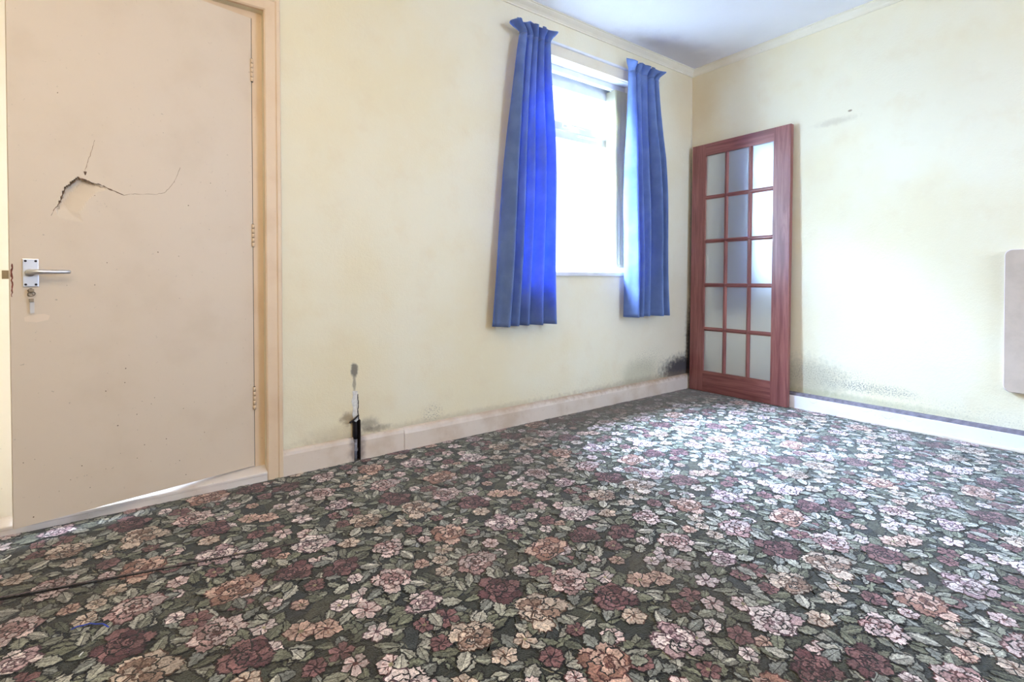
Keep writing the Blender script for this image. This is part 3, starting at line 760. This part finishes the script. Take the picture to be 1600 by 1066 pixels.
# soft mottled ground patches
for x, y in place(26, .09):
    r = rc.uniform(.03, .07); add([(x + r * rc.uniform(.7, 1.2) * cos(t), y + r * rc.uniform(.7, 1.2) * sin(t)) for t in [k * pi / 5 for k in range(10)]], rc.choice([(.05, .055, .04), (.07, .07, .05), (.035, .04, .04)]), .003)
# twigs
for _ in range(60):
    x, y, a = rc.uniform(0, TX), rc.uniform(0, TY), rc.uniform(0, 6.28); q_ = [(x, y)]
    for k in range(5): a += rc.uniform(-.5, .5); x += .02 * cos(a); y += .02 * sin(a); q_.append((x, y))
    add([(p[0] - .001, p[1] - .001) for p in q_] + [(p[0] + .001, p[1] + .0012) for p in q_[::-1]], rc.choice([(.20, .19, .13), (.12, .11, .08), (.3, .26, .2)]), .0004, .02)
for x, y in place(380, .024, 70): leaf_(x, y, rc.uniform(0, 6.28), rc.uniform(.042, .078), rc.uniform(.022, .036))
fl = place(15, .138, 400)
small = [p for p in place(75, .058, 60) if all(hypot(p[0] - a, p[1] - b) > .075 for a, b in fl)]
for i, (x, y) in enumerate(small): daisy(x, y, rc.uniform(.024, .040), rc.choice([0, 1, 2, 3, 4, 3]))
for i, (x, y) in enumerate(fl):
    for k in range(6):
        a = rc.uniform(0, 6.28); leaf_(x + .05 * cos(a), y + .05 * sin(a), a + rc.uniform(-.3, .3), rc.uniform(.045, .07), rc.uniform(.026, .036))
    rose(x, y, rc.uniform(.048, .080), [0, 3, 1, 2, 4, 0, 3, 2, 1, 0, 2, 3, 4][i % 13])

# seam where the strip by the door meets the main piece
SEA, SEB, SEXR = Vector((-3.974, -.487)), Vector((-3.228, -.666)), -3.20
sd = (SEB - SEA).normalized(); sn = Vector((-sd.y, sd.x))
def sdist(x, y): return (x - SEA.x) * sn.x + (y - SEA.y) * sn.y
def clip(poly, sign):
    out = []
    for i in range(len(poly)):
        a, b = poly[i], poly[(i + 1) % len(poly)]; da, db = sdist(*a) * sign, sdist(*b) * sign
        if da >= 0: out.append(a)
        if (da >= 0) != (db >= 0): t = da / (da - db); out.append((a[0] + (b[0] - a[0]) * t, a[1] + (b[1] - a[1]) * t))
    return out
def lift(x, y, back):
    t = min(1, max(0, (SEXR - x) / .35)); d = sdist(x, y)
    return .0085 * (SEXR - x) if back and x < SEXR else 0.0   # the strip rides up towards the left
verts, faces, cols = [], [], []
def emit(poly, z, col, back):
    if len(poly) < 3: return
    i0 = len(verts)
    for x, y in poly: verts.append((x, y, z + lift(x, y, back)))
    faces.append(list(range(i0, len(verts)))); cols.append(col)
# ground grid
GX = [XL + i * (0 - XL) / 95 for i in range(96)]; GY = [YF + i * (0 - YF) / 87 for i in range(88)]
for a, b in zip(GX, GX[1:]):
    for c_, d in zip(GY, GY[1:]):
        q_ = [(a, c_), (b, c_), (b, d), (a, d)]
        if a < SEXR and min(sdist(*p) for p in q_) < 0 < max(sdist(*p) for p in q_):
            emit(clip(q_, 1), 0, (.034, .038, .032), True); emit(clip(q_, -1), 0, (.034, .038, .032), False)
        else: emit(q_, 0, (.034, .038, .032), a < SEXR and sdist((a + b) / 2, (c_ + d) / 2) > 0)
dz = .0030 / zc_[0]
ix0, ix1 = int(XL / TX) - 1, 1
for ix in range(ix0, 2):
    for iy in range(int(YF / TY) - 2, 2):
        oxx, oyy = ix * TX, iy * TY + (TY / 2 if ix % 2 else 0)
        if oxx > .1 or oyy > .1: continue
        # skip the far corner nobody can see
        for (zo, col, poly) in POLY:
            px, py = poly[0][0] + oxx, poly[0][1] + oyy
            if px > 0 or px < XL or py > .0 or py < YF: continue
            P2 = [(min(0, max(XL, x + oxx)), min(0, max(YF, y + oyy))) for x, y in poly]
            z = .0006 + zo * dz
            if px < SEXR:
                ds = [sdist(*p) for p in P2]
                if min(ds) < 0 < max(ds): emit(clip(P2, 1), z, col, True); emit(clip(P2, -1), z, col, False)
                else: emit(P2, z, col, ds[0] > 0)
            else: emit(P2, z, col, False)
me = bpy.data.meshes.new('carpet'); me.from_pydata(verts, [], faces)
at = me.color_attributes.new('weave', 'FLOAT_COLOR', 'CORNER')
flat = []
for f, c_ in zip(faces, cols): flat.extend((*c_, 1.0) * len(f))
at.data.foreach_set('color', flat)
n = NT('carpet_weave', 0.95); n.b.inputs['Sheen Weight'].default_value = 0.32; n.b.inputs['Sheen Roughness'].default_value = 0.38
n.b.inputs['Specular IOR Level'].default_value = 0.15
va = n.new('ShaderNodeAttribute'); va.attribute_name = 'weave'
c = n.mix(n.sm(n.noise(420, 2), 0.35, 0.65), va.outputs['Color'], (0, 0, 0))
n1 = n.noise(210, 3, rough=0.8); n2 = n.noise(32, 5, rough=0.75); n3 = n.noise(2.2, 4)
br_ = n.mth('ADD', n.mth('MULTIPLY', n.sm(n1, 0.36, 0.64), 0.85), n.mth('ADD', n.mth('MULTIPLY', n.sm(n2, 0.36, 0.64), 0.55), 0.30))
cmb = n.new('ShaderNodeCombineColor'); [n.put(cmb.inputs[k], br_) for k in range(3)]
c = n.mix(1.0, va.outputs['Color'], cmb.outputs[0], 'MULTIPLY')
c = n.mix(n.sm(n3, 0.42, 0.70, 0, 0.34), c, (0.065, 0.048, 0.03))     # trodden-in dirt
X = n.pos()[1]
c = n.mix(n.mth('MULTIPLY', n.blob(X[0], X[1], -.5, -.05, 1.3, .34, .6, 1.0, n2), .72), c, (.075, .055, .03))  # brown dirt along the back wall that also paints in the sill's shade
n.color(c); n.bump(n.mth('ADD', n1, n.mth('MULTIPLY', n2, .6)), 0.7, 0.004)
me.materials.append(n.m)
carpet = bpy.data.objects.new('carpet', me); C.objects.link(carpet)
tag(carpet, 'worn fitted carpet with pink and burgundy roses and sage leaves on dark green', 'carpet')
# frayed binding and a dark ribbon painted as the raised seam's shadow
bm = bmesh.new(); ps = []
for i in range(150):
    t = i / 149; x = -4.6 + (SEXR + .05 + 4.6) * t; p = SEA + sd * ((x - SEA.x) / sd.x); ps.append((p.x + rc.uniform(-.001, .001), p.y + rc.uniform(-.0012, .0012)))
for sgn, mat_, nm in ((-1, m_dark, 'seam_shadow'), (1, plain('frayed_yarn', (.17, .13, .13), .95, .3, 200), 'frayed_edge')):
    bm = bmesh.new(); A = []
    for i, (x, y) in enumerate(ps):
        f = 1 - max(0, i / 149 - .75) * 3.2
        if sgn < 0: a = (x - sn.x * .0045 * f, y - sn.y * .0045 * f, .0040 + lift(x, y, False)); b = (x, y, .0045 + lift(x, y, False))
        else: a = (x, y, .0045 + lift(x, y, True)); b = (x + sn.x * .0022 * f, y + sn.y * .0022 * f, .0052 + lift(x, y, True))
        if sgn > 0: a = (x, y, .003 + lift(x, y, True))
        A.append((bm.verts.new(a), bm.verts.new(b)))
    for p, q_ in zip(A, A[1:]): bm.faces.new([p[0], q_[0], q_[1], p[1]])
    link(nm, bm, mat_, carpet)

# ------------------------------------------------------------------ litter on the carpet
def litter(name, pts_, r, m, label, cat):
    bm = bmesh.new(); tube(bm, [(x, y, .007 + z) for x, y, z in pts_], r, 6); tag(link(name, bm, m, None, True), label, cat)
litter('thread', [(-3.802, -.766, 0), (-3.79, -.764, .002), (-3.778, -.766, .001), (-3.765, -.77, .003), (-3.753, -.779, .001), (-3.738, -.79, .002), (-3.726, -.811, 0)], .0016, m_thread, 'bright blue thread lying across a rose in the carpet', 'thread')
litter('lint_scrap', [(-3.776, -.897, 0), (-3.773, -.891, .001), (-3.770, -.885, 0)], .0016, m_lint, 'tiny straight white scrap on the carpet near the front left', 'scrap')
litter('paper_curl', [(-4.02, -.226, 0), (-4.008, -.226, .002), (-3.999, -.219, .004), (-3.996, -.205, .002), (-3.998, -.198, 0)], .002, m_lint, 'white curl of paper on the carpet below the door edge', 'scrap')
litter('plaster_crumb', [(-3.768, -.070, 0), (-3.763, -.071, .001), (-3.758, -.074, 0)], .003, m_lint, 'white crumb on the carpet just in front of the door', 'scrap')
bpy.context.view_layer.update()
